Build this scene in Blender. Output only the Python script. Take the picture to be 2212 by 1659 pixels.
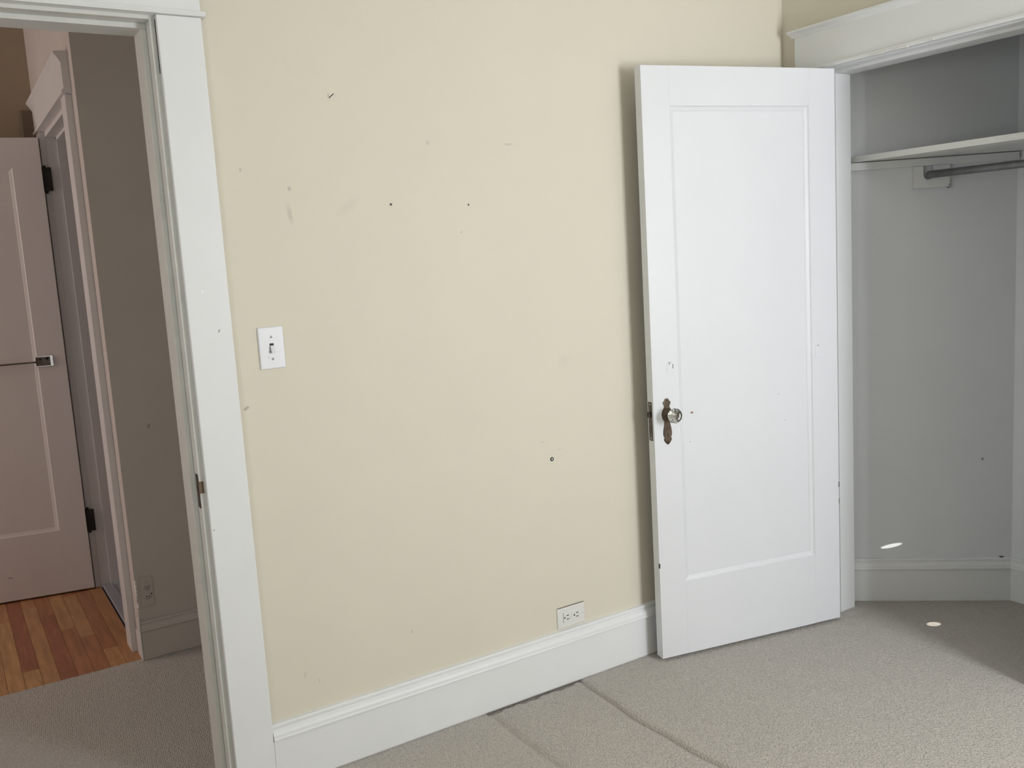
import bpy, bmesh, math, random
from mathutils import Vector, Matrix

random.seed(7)
for o in list(bpy.data.objects):
    bpy.data.objects.remove(o)
scene = bpy.context.scene
C = scene.collection

# ------------------------------------------------------------------ camera
IMG_W, IMG_H, FPX = 2212.0, 1659.0, 1982.8
PITCH, ROLL, YAW = -0.1369, -0.0599, 0.5565
cam_d = bpy.data.cameras.new('camera')
cam = bpy.data.objects.new('camera', cam_d)
C.objects.link(cam)
cy, sy, cp, sp = math.cos(YAW), math.sin(YAW), math.cos(PITCH), math.sin(PITCH)
fwd = Vector((sy * cp, cy * cp, sp))
right = Vector((cy, -sy, 0))
up = right.cross(fwd)
cr, sr = math.cos(ROLL), math.sin(ROLL)
right, up = cr * right + sr * up, -sr * right + cr * up
M = Matrix((right, up, -fwd)).transposed().to_4x4()
M.translation = Vector((-2.8157, -2.4627, 1.4501))
cam.matrix_world = M
cam_d.sensor_fit = 'HORIZONTAL'
cam_d.sensor_width = 36.0
cam_d.lens = FPX * 36.0 / IMG_W
cam_d.clip_start = 0.02
scene.camera = cam

# ------------------------------------------------------------------ world, light, exposure
world = bpy.data.worlds.new('world')
scene.world = world
world.use_nodes = True
wbg = world.node_tree.nodes['Background']
wbg.inputs[0].default_value = (0.72, 0.84, 1.0, 1)
wbg.inputs[1].default_value = 0.6
vs = scene.view_settings
vs.view_transform = 'Standard'
vs.look = 'None'
vs.gamma = 1.0
vs.use_curve_mapping = False
vs.exposure = -0.12


def area(name, loc, target, sx, sz, power, col, spread=math.pi):
    l = bpy.data.lights.new(name, 'AREA')
    l.shape = 'RECTANGLE'
    l.size, l.size_y = sx, sz
    l.energy = power
    l.color = col
    l.spread = spread
    o = bpy.data.objects.new(name, l)
    C.objects.link(o)
    o.location = loc
    d = Vector(target) - Vector(loc)
    o.rotation_euler = d.to_track_quat('-Z', 'Y').to_euler()
    return o


YB = -3.15          # wall behind the camera, with the windows
XL = -3.40          # left wall of the room
ZC = 2.72           # ceiling
# daylight by the window behind the camera; fill lamp behind an added left window
area('daylight_window_1', (-0.46, YB - 0.10, 1.45), (-0.46, 0, 1.35), 0.66, 1.30, 84, (0.93, 0.97, 1.03))
area('fill_window_2', (XL - 0.10, -1.55, 1.45), (0, -1.55, 1.35), 0.80, 1.30, 15, (0.93, 0.97, 1.03))
# spot lamps added outside the left window, throwing sun-like flecks into the closet
def fleck_spot(name, src, hit, along_vec, width, power):
    src, hit, a = Vector(src), Vector(hit), Vector(along_vec)
    beam = (hit - src).normalized()
    L = a - beam * a.dot(beam)
    l = bpy.data.lights.new(name, 'SPOT')
    l.energy = power
    l.color = (1.0, 0.97, 0.90)
    l.spot_size = math.radians(1.2)
    l.spot_blend = 0.35
    l.shadow_soft_size = 0.0
    o = bpy.data.objects.new(name, l)
    C.objects.link(o)
    full = 2 * (hit - src).length * math.tan(l.spot_size / 2)
    xa = L.normalized()
    za = -beam
    ya = za.cross(xa)
    m_ = Matrix((xa * (L.length / full), ya * (width / full), za)).transposed().to_4x4()
    m_.translation = src
    o.matrix_world = m_


fleck_spot('fleck_spot_wall', (XL - 0.09, -1.45, 1.95), (0.294, -0.248, 0.224), (0.066, -0.057, 0.020), 0.014, 900)
fleck_spot('fleck_spot_floor', (XL - 0.09, -1.65, 1.95), (0.201, -0.493, 0.0), (0.034, -0.040, 0.0), 0.022, 2000)
# daylight entering the hall by the window at its far left end
area('daylight_hall', (-5.12, 2.1, 1.6), (-2.0, 2.1, 1.4), 0.8, 1.2, 27, (1.0, 0.85, 0.79))

# ------------------------------------------------------------------ materials
MATS = {}


def nodes_of(name):
    m = bpy.data.materials.new(name)
    m.use_nodes = True
    nt = m.node_tree
    b = nt.nodes['Principled BSDF']
    MATS[name] = m
    return m, nt, b


def N(nt, kind, **kw):
    n = nt.nodes.new(kind)
    for k, v in kw.items():
        setattr(n, k, v)
    return n


def mathn(nt, op, a, b=None):
    n = N(nt, 'ShaderNodeMath', operation=op)
    for i, v in enumerate((a, b)):
        if v is None:
            continue
        if isinstance(v, (int, float)):
            n.inputs[i].default_value = v
        else:
            nt.links.new(v, n.inputs[i])
    return n.outputs[0]


def mixc(nt, fac, a, b):
    n = N(nt, 'ShaderNodeMix', data_type='RGBA')
    for i, v in ((0, fac), (6, a), (7, b)):
        if isinstance(v, tuple):
            n.inputs[i].default_value = (*v, 1) if len(v) == 3 else v
        elif isinstance(v, (int, float)):
            n.inputs[i].default_value = v
        else:
            nt.links.new(v, n.inputs[i])
    return n.outputs[2]


def objco(nt):
    return N(nt, 'ShaderNodeTexCoord').outputs['Object']


def noise(nt, co, scale, detail=3.0, rough=0.55):
    n = N(nt, 'ShaderNodeTexNoise')
    n.inputs['Scale'].default_value = scale
    n.inputs['Detail'].default_value = detail
    n.inputs['Roughness'].default_value = rough
    nt.links.new(co, n.inputs['Vector'])
    return n.outputs['Fac']


def bump(nt, b, h, strength, dist):
    n = N(nt, 'ShaderNodeBump')
    n.inputs['Strength'].default_value = strength
    n.inputs['Distance'].default_value = dist
    nt.links.new(h, n.inputs['Height'])
    nt.links.new(n.outputs[0], b.inputs['Normal'])


def ramp(nt, fac, lo, hi):
    n = N(nt, 'ShaderNodeMapRange')
    n.inputs[1].default_value, n.inputs[2].default_value = lo, hi
    nt.links.new(fac, n.inputs[0])
    return n.outputs[0]


def ellipse(nt, co, cx, cz, rx, rz, rot=0.0, axis='XZ', soft=0.4, wob=0.25):
    """mask of one stain: 1 inside a wobbly ellipse on a wall (object coordinates)"""
    s = N(nt, 'ShaderNodeSeparateXYZ')
    nt.links.new(co, s.inputs[0])
    u = mathn(nt, 'SUBTRACT', s.outputs[axis[0]], cx)
    v = mathn(nt, 'SUBTRACT', s.outputs[axis[1]], cz)
    c_, s_ = math.cos(rot), math.sin(rot)
    a = mathn(nt, 'DIVIDE', mathn(nt, 'ADD', mathn(nt, 'MULTIPLY', u, c_), mathn(nt, 'MULTIPLY', v, s_)), rx)
    b = mathn(nt, 'DIVIDE', mathn(nt, 'SUBTRACT', mathn(nt, 'MULTIPLY', v, c_), mathn(nt, 'MULTIPLY', u, s_)), rz)
    r = mathn(nt, 'SQRT', mathn(nt, 'ADD', mathn(nt, 'MULTIPLY', a, a), mathn(nt, 'MULTIPLY', b, b)))
    n = noise(nt, co, 1.2 / min(rx, rz), 2.0)
    r = mathn(nt, 'ADD', r, mathn(nt, 'MULTIPLY', mathn(nt, 'SUBTRACT', n, 0.5), wob * 2))
    return ramp(nt, r, 1.0, 1.0 - soft)


def paint(name, col, rough=0.5, var=0.05, bscale=220, bstr=0.15, bdist=0.0006, marks=(), spec=0.35, coarse=3.0):
    m, nt, b = nodes_of(name)
    co = objco(nt)
    f = ramp(nt, noise(nt, co, coarse, 4.0), 0.3, 0.7)
    c = mixc(nt, f, tuple(x * (1 - var) for x in col), tuple(min(1, x * (1 + var * 0.6)) for x in col))
    for mk in marks:
        axis = mk.get('axis', 'XZ')
        e = ellipse(nt, co, mk['c'][0], mk['c'][1], mk['r'][0], mk['r'][1], mk.get('rot', 0), axis, mk.get('soft', 0.4), mk.get('wob', 0.25))
        e = mathn(nt, 'MULTIPLY', e, mk.get('a', 0.6))
        c = mixc(nt, e, c, mk['col'])
    nt.links.new(c, b.inputs['Base Color'])
    b.inputs['Roughness'].default_value = rough
    b.inputs['Specular IOR Level'].default_value = spec
    bump(nt, b, noise(nt, co, bscale, 2.0), bstr, bdist)
    return m


GREY = (0.30, 0.28, 0.23)
BEIGE = (0.715, 0.668, 0.55)
wall_marks = [
    dict(c=(-1.957, 1.67), r=(0.006, 0.007), col=GREY, a=0.45),
    dict(c=(-1.962, 1.602), r=(0.010, 0.035), col=GREY, a=0.30, soft=0.9, rot=0.15),
    dict(c=(-1.526, 1.798), r=(0.008, 0.009), col=GREY, a=0.28, soft=0.7),
    dict(c=(-1.245, 1.797), r=(0.022, 0.004), col=GREY, a=0.35, soft=0.8),
    dict(c=(-1.432, 1.535), r=(0.004, 0.003), col=GREY, a=0.4),
    dict(c=(-2.132, 1.089), r=(0.011, 0.005), rot=0.5, col=(0.25, 0.22, 0.18), a=0.55),
    dict(c=(-1.697, 0.335), r=(0.006, 0.007), col=GREY, a=0.3, soft=0.8),
    dict(c=(-1.18, 0.845), r=(0.012, 0.002), rot=0.1, col=GREY, a=0.35, soft=0.8),
    dict(c=(-1.115, 0.81), r=(0.012, 0.002), rot=0.15, col=GREY, a=0.35, soft=0.8),
    dict(c=(-1.79, 1.62), r=(0.05, 0.02), rot=0.6, col=GREY, a=0.10, soft=0.9),
    dict(c=(-1.078, 1.10), r=(0.03, 0.03), col=GREY, a=0.08, soft=0.9),
    dict(c=(-2.085, 1.72), r=(0.004, 0.006), col=GREY, a=0.35),
    dict(c=(-1.105, 0.196), r=(0.060, 0.008), rot=0.0, col=(0.70, 0.62, 0.56), a=0.6, soft=0.5),
    dict(c=(-2.04, 0.30), r=(0.006, 0.012), col=GREY, a=0.25, soft=0.8),
    dict(c=(-2.0, 0.27), r=(0.004, 0.010), col=GREY, a=0.25, soft=0.8),
]
paint('beige_wall', BEIGE, 0.62, 0.012, 260, 0.22, 0.0006, wall_marks, 0.25)
paint('beige_plain', BEIGE, 0.62, 0.025, 260, 0.22, 0.0006, (), 0.25)
paint('ceiling_paint', (0.78, 0.77, 0.73), 0.8, 0.02)
WHITE = (0.80, 0.805, 0.795)
paint('white_trim', WHITE, 0.42, 0.02, 90, 0.10, 0.0008)
paint('white_casing', WHITE, 0.42, 0.02, 90, 0.10, 0.0008, [
    dict(c=(-2.188, 1.305), r=(0.0025, 0.006), rot=-0.3, col=(0.25, 0.22, 0.2), a=0.8),
    dict(c=(-2.255, 0.78), r=(0.003, 0.003), col=(0.3, 0.26, 0.22), a=0.7),
    dict(c=(-2.22, 1.41), r=(0.002, 0.006), rot=0.4, col=(0.95, 0.95, 0.95), a=0.8),
])
paint('white_door', (0.765, 0.772, 0.785), 0.38, 0.018, 70, 0.12, 0.0008, [
    dict(c=(0.618, 0.8788), r=(0.006, 0.004), col=(0.22, 0.06, 0.03), a=0.9, soft=0.3),
    dict(c=(0.628, 0.776), r=(0.004, 0.002), col=(0.4, 0.36, 0.33), a=0.7),
    dict(c=(0.255, 0.905), r=(0.003, 0.003), col=(0.35, 0.33, 0.3), a=0.6),
    dict(c=(0.230, 0.805), r=(0.006, 0.003), col=(0.55, 0.53, 0.50), a=0.5),
    dict(c=(0.635, 0.82), r=(0.02, 0.05), col=(0.70, 0.68, 0.68), a=0.18, soft=0.9),
])
paint('jamb_white', (0.70, 0.70, 0.66), 0.45, 0.05, 60, 0.2, 0.001, (), 0.35, 14)
paint('closet_wall', (0.79, 0.81, 0.825), 0.6, 0.03, 160, 0.2, 0.0007, [
    dict(c=(0.55, 0.569), r=(0.004, 0.007), col=(0.12, 0.11, 0.10), a=0.7),
    dict(c=(0.40, 0.20), r=(0.03, 0.02), col=(0.72, 0.72, 0.72), a=0.3, soft=0.9)], 0.25)
paint('closet_trim', (0.80, 0.81, 0.80), 0.45, 0.03, 90, 0.12, 0.0008)
paint('shelf_white', (0.80, 0.80, 0.77), 0.45, 0.03, 70, 0.12, 0.0008)
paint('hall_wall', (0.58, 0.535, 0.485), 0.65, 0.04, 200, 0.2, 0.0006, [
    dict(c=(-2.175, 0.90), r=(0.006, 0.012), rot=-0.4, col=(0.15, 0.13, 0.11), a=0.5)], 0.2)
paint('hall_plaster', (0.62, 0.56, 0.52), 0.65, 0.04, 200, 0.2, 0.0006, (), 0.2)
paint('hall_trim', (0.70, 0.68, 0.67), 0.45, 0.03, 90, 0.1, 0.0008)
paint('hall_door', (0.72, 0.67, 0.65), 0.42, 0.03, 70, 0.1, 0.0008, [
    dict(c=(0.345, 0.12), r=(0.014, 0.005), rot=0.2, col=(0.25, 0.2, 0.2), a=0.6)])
paint('hall_dim_wall', (0.42, 0.34, 0.25), 0.7, 0.05)  # dimness of the hall end painted in as a brown tone
paint('shaded_trim', (0.20, 0.155, 0.11), 0.6, 0.1)  # trim colour darkened to stand for shade on the far casing end
paint('plaster_chip', (0.82, 0.80, 0.76), 0.9, 0.08, 400, 0.6, 0.002)
paint('plate_white', (0.80, 0.80, 0.82), 0.35, 0.01, 200, 0.03, 0.0003, (), 0.5)
paint('plate_ivory', (0.76, 0.755, 0.71), 0.35, 0.01, 200, 0.03, 0.0003, (), 0.5)
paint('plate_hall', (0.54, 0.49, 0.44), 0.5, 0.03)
paint('black', (0.012, 0.011, 0.010), 0.6, 0.1)
paint('dark_gap', (0.05, 0.045, 0.04), 0.8, 0.1)
paint('threshold_grey', (0.34, 0.34, 0.37), 0.5, 0.06)
paint('tile_grey', (0.55, 0.53, 0.54), 0.5, 0.03)
paint('crease_dirt', (0.20, 0.17, 0.14), 0.9, 0.2, 300, 0.5, 0.002)


def metal(name, col, rough, var=0.2, metallic=1.0, scale=40):
    m, nt, b = nodes_of(name)
    co = objco(nt)
    f = ramp(nt, noise(nt, co, scale, 4.0), 0.3, 0.7)
    c = mixc(nt, f, tuple(x * (1 - var) for x in col), tuple(min(1, x * (1 + var)) for x in col))
    nt.links.new(c, b.inputs['Base Color'])
    b.inputs['Metallic'].default_value = metallic
    b.inputs['Roughness'].default_value = rough
    bump(nt, b, noise(nt, co, 300, 2.0), 0.15, 0.0005)
    return m


metal('bronze', (0.10, 0.072, 0.048), 0.5, 0.3, 0.7)
metal('dark_bronze', (0.06, 0.045, 0.035), 0.5, 0.3, 0.6)
metal('steel_plate', (0.13, 0.11, 0.095), 0.42, 0.35, 0.8)
metal('chrome', (0.75, 0.74, 0.74), 0.2, 0.05)
metal('screw_steel', (0.75, 0.75, 0.75), 0.5, 0.1)
metal('hinge_black', (0.02, 0.018, 0.016), 0.6, 0.3, 0.5)
metal('rod_grey', (0.20, 0.20, 0.21), 0.45, 0.2, 0.6, 25)
metal('brass_dark', (0.18, 0.13, 0.09), 0.45, 0.3, 0.7)

m, nt, b = nodes_of('knob_glass')
b.inputs['Base Color'].default_value = (0.93, 0.95, 0.92, 1)
b.inputs['Roughness'].default_value = 0.04
b.inputs['Transmission Weight'].default_value = 1.0
b.inputs['IOR'].default_value = 1.5

# window glass: lets the daylight through, with a clear reflection
m, nt, b = nodes_of('window_glass')
nt.nodes.remove(b)
tr = N(nt, 'ShaderNodeBsdfTransparent')
gl = N(nt, 'ShaderNodeBsdfGlossy')
gl.inputs['Roughness'].default_value = 0.02
mx = N(nt, 'ShaderNodeMixShader')
mx.inputs[0].default_value = 0.06
nt.links.new(tr.outputs[0], mx.inputs[1])
nt.links.new(gl.outputs[0], mx.inputs[2])
nt.links.new(mx.outputs[0], nt.nodes['Material Output'].inputs[0])

# berber carpet: rows of small loops
m, nt, b = nodes_of('carpet')
co = objco(nt)
mp = N(nt, 'ShaderNodeMapping')
mp.inputs['Rotation'].default_value = (0, 0, math.radians(8))
mp.inputs['Scale'].default_value = (1.0, 0.72, 1.0)
nt.links.new(co, mp.inputs[0])
vo = N(nt, 'ShaderNodeTexVoronoi')
vo.inputs['Scale'].default_value = 165
vo.inputs['Randomness'].default_value = 0.55
nt.links.new(mp.outputs[0], vo.inputs['Vector'])
loop = ramp(nt, vo.outputs['Distance'], 0.05, 0.62)
cell = ramp(nt, noise(nt, co, 90, 2.0), 0.3, 0.7)
big = ramp(nt, noise(nt, co, 2.2, 4.0), 0.3, 0.7)
mid = ramp(nt, noise(nt, co, 14, 3.0), 0.3, 0.7)
c1 = mixc(nt, cell, (0.52, 0.475, 0.42), (0.66, 0.61, 0.555))
c1 = mixc(nt, mathn(nt, 'MULTIPLY', big, 0.28), c1, (0.54, 0.515, 0.49))
c1 = mixc(nt, mathn(nt, 'MULTIPLY', mid, 0.15), c1, (0.46, 0.43, 0.385))
c1 = mixc(nt, mathn(nt, 'MULTIPLY', loop, 0.35), c1, (0.31, 0.28, 0.24))
att = N(nt, 'ShaderNodeAttribute', attribute_name='darkening')  # per-vertex amount of darker brown in the carpet
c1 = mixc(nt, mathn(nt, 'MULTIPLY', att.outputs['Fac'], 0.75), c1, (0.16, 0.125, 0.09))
nt.links.new(c1, b.inputs['Base Color'])
b.inputs['Roughness'].default_value = 0.95
b.inputs['Specular IOR Level'].default_value = 0.1
b.inputs['Sheen Weight'].default_value = 0.15
inv = mathn(nt, 'SUBTRACT', 1.0, loop)
bump(nt, b, inv, 0.9, 0.0035)


def wood(name, col):
    m, nt, b = nodes_of(name)
    co = objco(nt)
    mp = N(nt, 'ShaderNodeMapping')
    mp.inputs['Scale'].default_value = (9.0, 0.9, 1.0)
    nt.links.new(co, mp.inputs[0])
    oi = N(nt, 'ShaderNodeObjectInfo')
    add = N(nt, 'ShaderNodeVectorMath', operation='ADD')
    nt.links.new(mp.outputs[0], add.inputs[0])
    sc = N(nt, 'ShaderNodeVectorMath', operation='SCALE')
    cmb = N(nt, 'ShaderNodeCombineXYZ')
    nt.links.new(oi.outputs['Random'], cmb.inputs[0])
    nt.links.new(oi.outputs['Random'], cmb.inputs[1])
    nt.links.new(cmb.outputs[0], sc.inputs[0])
    sc.inputs['Scale'].default_value = 37
    nt.links.new(sc.outputs[0], add.inputs[1])
    g = noise(nt, add.outputs[0], 5.0, 6.0, 0.6)
    k = noise(nt, add.outputs[0], 22.0, 3.0, 0.6)
    c = mixc(nt, ramp(nt, g, 0.3, 0.72), tuple(x * 0.70 for x in col), tuple(min(1, x * 1.15) for x in col))
    c = mixc(nt, mathn(nt, 'MULTIPLY', ramp(nt, k, 0.55, 0.8), 0.25), c, tuple(x * 0.5 for x in col))
    nt.links.new(c, b.inputs['Base Color'])
    b.inputs['Roughness'].default_value = 0.38
    b.inputs['Specular IOR Level'].default_value = 0.4
    bump(nt, b, g, 0.05, 0.0005)


for i, c in enumerate([(0.50, 0.26, 0.115), (0.47, 0.225, 0.10), (0.42, 0.18, 0.085), (0.54, 0.30, 0.13), (0.36, 0.135, 0.07)]):
    wood('maple_%d' % i, c)


# ------------------------------------------------------------------ builders
def link(name, me, mat, parent=None, **props):
    o = bpy.data.objects.new(name, me)
    C.objects.link(o)
    if mat is not None:
        me.materials.clear()
        me.materials.append(MATS[mat])
    if parent is not None:
        o.parent = parent
    for k, v in props.items():
        o[k] = v
    return o


def bm_obj(name, bm, mat, parent=None, smooth=False, **props):
    bmesh.ops.recalc_face_normals(bm, faces=bm.faces)
    me = bpy.data.meshes.new(name)
    bm.to_mesh(me)
    bm.free()
    if smooth:
        for p in me.polygons:
            p.use_smooth = True
    return link(name, me, mat, parent, **props)


def add_box(bm, lo, hi, bevel=0.0, seg=2):
    r = bmesh.ops.create_cube(bm, size=1.0)
    vs_ = r['verts']
    for v in vs_:
        v.co = Vector([(lo[i] + hi[i]) / 2 + v.co[i] * (hi[i] - lo[i]) for i in range(3)])
    if bevel > 0:
        es = set()
        for v in vs_:
            es.update(v.link_edges)
        bmesh.ops.bevel(bm, geom=list(es), offset=bevel, segments=seg, affect='EDGES', profile=0.5)


def box(name, lo, hi, mat, parent=None, bevel=0.0, **props):
    bm = bmesh.new()
    add_box(bm, lo, hi, bevel)
    return bm_obj(name, bm, mat, parent, **props)


def extrude_poly(bm, pts, a, b_):
    """pts: list of 3-vectors of a planar outline; extruded from offset a to offset b_ (vectors)"""
    n = len(pts)
    v0 = [bm.verts.new(Vector(p) + Vector(a)) for p in pts]
    v1 = [bm.verts.new(Vector(p) + Vector(b_)) for p in pts]
    bm.faces.new(v0)
    bm.faces.new(list(reversed(v1)))
    for i in range(n):
        j = (i + 1) % n
        bm.faces.new((v0[j], v0[i], v1[i], v1[j]))


def profile_run(name, p0, p1, normal, prof, mat, parent=None, ext0=0.0, ext1=0.0, **props):
    """a moulding: profile points (distance out of the wall, height) swept from p0 to p1"""
    p0, p1, n = Vector(p0), Vector(p1), Vector(normal).normalized()
    d = (p1 - p0).normalized()
    bm = bmesh.new()
    a = [bm.verts.new(p0 + n * o + Vector((0, 0, z)) - d * (ext0 * o)) for o, z in prof]
    e = [bm.verts.new(p1 + n * o + Vector((0, 0, z)) + d * (ext1 * o)) for o, z in prof]
    k = len(prof)
    for i in range(k):
        j = (i + 1) % k
        bm.faces.new((a[i], a[j], e[j], e[i]))
    bm.faces.new(list(reversed(a)))
    bm.faces.new(e)
    return bm_obj(name, bm, mat, parent, **props)


def lathe(name, prof, seg, mat, parent=None, smooth=True, matrix=None, **props):
    """prof: (radius, height along local z)"""
    bm = bmesh.new()
    rings = []
    for r, z in prof:
        if r < 1e-6:
            rings.append([bm.verts.new((0, 0, z))])
        else:
            rings.append([bm.verts.new((r * math.cos(2 * math.pi * i / seg), r * math.sin(2 * math.pi * i / seg), z)) for i in range(seg)])
    for A, B in zip(rings, rings[1:]):
        for i in range(seg):
            j = (i + 1) % seg
            if len(A) == 1 and len(B) > 1:
                bm.faces.new((A[0], B[i], B[j]))
            elif len(B) == 1 and len(A) > 1:
                bm.faces.new((A[i], A[j], B[0]))
            elif len(A) > 1:
                bm.faces.new((A[i], A[j], B[j], B[i]))
    if matrix is not None:
        bmesh.ops.transform(bm, matrix=matrix, verts=bm.verts)
    return bm_obj(name, bm, mat, parent, smooth, **props)


def thing(name, label, cat, loc=(0, 0, 0), rotz=0.0, kind=None, group=None):
    o = bpy.data.objects.new(name, None)
    C.objects.link(o)
    o.empty_display_size = 0.1
    o.location = loc
    o.rotation_euler = (0, 0, rotz)
    tag(o, label, cat, kind, group)
    return o


def tag(o, label, cat, kind=None, group=None):
    o['label'] = label
    o['category'] = cat
    if kind:
        o['kind'] = kind
    if group:
        o['group'] = group
    return o


def frame(x=(1, 0, 0), y=(0, 1, 0), z=(0, 0, 1), loc=(0, 0, 0)):
    m_ = Matrix((Vector(x), Vector(y), Vector(z))).transposed().to_4x4()
    m_.translation = Vector(loc)
    return m_


# ------------------------------------------------------------------ floor (carpet, with its two creases)
def axis_pts(lo, hi, coarse, dense):
    pts = set()
    n = int(round((hi - lo) / coarse))
    for i in range(n + 1):
        pts.add(round(lo + (hi - lo) * i / n, 4))
    for a, b_, s in dense:
        k = int(round((b_ - a) / s))
        for i in range(k + 1):
            pts.add(round(a + (b_ - a) * i / k, 4))
    return sorted(pts)


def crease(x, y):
    """height and darkening of the carpet at x, y"""
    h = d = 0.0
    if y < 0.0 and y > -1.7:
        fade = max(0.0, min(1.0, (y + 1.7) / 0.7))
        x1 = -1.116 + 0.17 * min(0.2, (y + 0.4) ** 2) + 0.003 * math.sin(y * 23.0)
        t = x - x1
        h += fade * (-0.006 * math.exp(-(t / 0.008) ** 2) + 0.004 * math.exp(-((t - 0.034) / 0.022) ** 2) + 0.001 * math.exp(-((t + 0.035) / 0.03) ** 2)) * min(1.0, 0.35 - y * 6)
        d = max(d, fade * 0.62 * math.exp(-(t / 0.008) ** 2))  # darker along the bottom of the crease
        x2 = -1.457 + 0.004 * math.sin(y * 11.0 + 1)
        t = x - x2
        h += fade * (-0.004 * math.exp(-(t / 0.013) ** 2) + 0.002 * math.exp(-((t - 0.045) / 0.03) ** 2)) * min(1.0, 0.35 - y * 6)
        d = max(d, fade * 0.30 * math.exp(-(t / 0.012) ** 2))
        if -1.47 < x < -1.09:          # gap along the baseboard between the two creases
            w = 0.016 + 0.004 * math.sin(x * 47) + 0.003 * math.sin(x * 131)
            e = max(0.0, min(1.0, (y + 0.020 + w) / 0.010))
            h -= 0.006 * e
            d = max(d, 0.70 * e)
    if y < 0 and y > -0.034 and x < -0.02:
        d = max(d, 0.22 * (1 - (-0.020 - y) / 0.014 if y < -0.02 else 1))  # slightly darker strip along the foot of the far wall
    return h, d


xs = axis_pts(XL - 0.1, 0.80, 0.15, [(-1.62, -0.95, 0.006)])
ys = axis_pts(YB - 0.1, 1.195, 0.12, [(-1.2, 0.0, 0.03), (-0.07, -0.015, 0.003)])
verts, darkening = [], []
for y in ys:
    for x in xs:
        h, d = crease(x, y)
        verts.append((x, y, h))
        darkening.append(d)
nx = len(xs)
faces = [(j * nx + i, j * nx + i + 1, (j + 1) * nx + i + 1, (j + 1) * nx + i) for j in range(len(ys) - 1) for i in range(nx - 1)]
me = bpy.data.meshes.new('floor')
me.from_pydata(verts, [], faces)
at = me.attributes.new('darkening', 'FLOAT', 'POINT')
at.data.foreach_set('value', darkening)
for p in me.polygons:
    p.use_smooth = True
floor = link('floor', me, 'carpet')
tag(floor, 'greyish beige looped carpet with two creases by the beige wall', 'carpet', 'structure')

# ------------------------------------------------------------------ dimensions of the doorways
CAS_R, CAS_L = -2.153, -2.262        # right casing of the hall doorway
JX = -2.275                          # face of its jamb
SX = -2.288                          # face of the door stop
DW0 = -3.05                          # left jamb of the doorway
WT = 0.13                            # wall thickness
HZ = 2.085                           # head jamb
CY0, CY1 = -0.190, -0.970            # closet opening between the jambs (rabbet faces)
CT = 0.125                           # closet wall thickness
CHZ = 2.050

# ------------------------------------------------------------------ walls
bm = bmesh.new()
add_box(bm, (JX + 0.02, 0, 0), (0.0 + CT, WT, ZC))
add_box(bm, (XL, 0, 0), (DW0 - 0.02, WT, ZC))
add_box(bm, (DW0 - 0.02, 0, HZ + 0.02), (JX + 0.02, WT, ZC))
tag(bm_obj('wall_far', bm, 'beige_wall'), 'smooth beige painted wall with nail holes and faint scuffs', 'wall', 'structure')
bm = bmesh.new()
add_box(bm, (0, CY0 + 0.02, 0), (CT, 0, ZC))
add_box(bm, (0, YB, 0), (CT, CY1 - 0.02, ZC))
add_box(bm, (0, CY1 - 0.02, CHZ + 0.02), (CT, CY0 + 0.02, ZC))
tag(bm_obj('wall_right', bm, 'beige_plain'), 'beige wall around the closet opening', 'wall', 'structure')
bm = bmesh.new()
add_box(bm, (XL - 0.12, YB, 0), (XL, -1.95, ZC))
add_box(bm, (XL - 0.12, -1.15, 0), (XL, 0.0, ZC))
add_box(bm, (XL - 0.12, -1.95, 0), (XL, -1.15, 0.80))
add_box(bm, (XL - 0.12, -1.95, 2.10), (XL, -1.15, ZC))
tag(bm_obj('wall_left', bm, 'beige_plain'), 'beige wall with one added window opposite the closet', 'wall', 'structure')
WINS = [(-0.79, -0.13)]
WZ0, WZ1 = 0.80, 2.10
bm = bmesh.new()
xe = [XL - 0.12] + [v for w in sorted(WINS) for v in w] + [CT]
for i in range(0, len(xe), 2):
    add_box(bm, (xe[i], YB - 0.12, 0), (xe[i + 1], YB, ZC))
for a, b_ in WINS:
    add_box(bm, (a, YB - 0.12, 0), (b_, YB, WZ0))
    add_box(bm, (a, YB - 0.12, WZ1), (b_, YB, ZC))
tag(bm_obj('wall_near', bm, 'beige_plain'), 'beige wall with one window facing the open closet door', 'wall', 'structure')
tag(box('ceiling', (-5.2, YB - 0.12, ZC), (1.0, 3.2, ZC + 0.1), 'ceiling_paint'), 'flat white ceiling', 'ceiling', 'structure')

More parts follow.
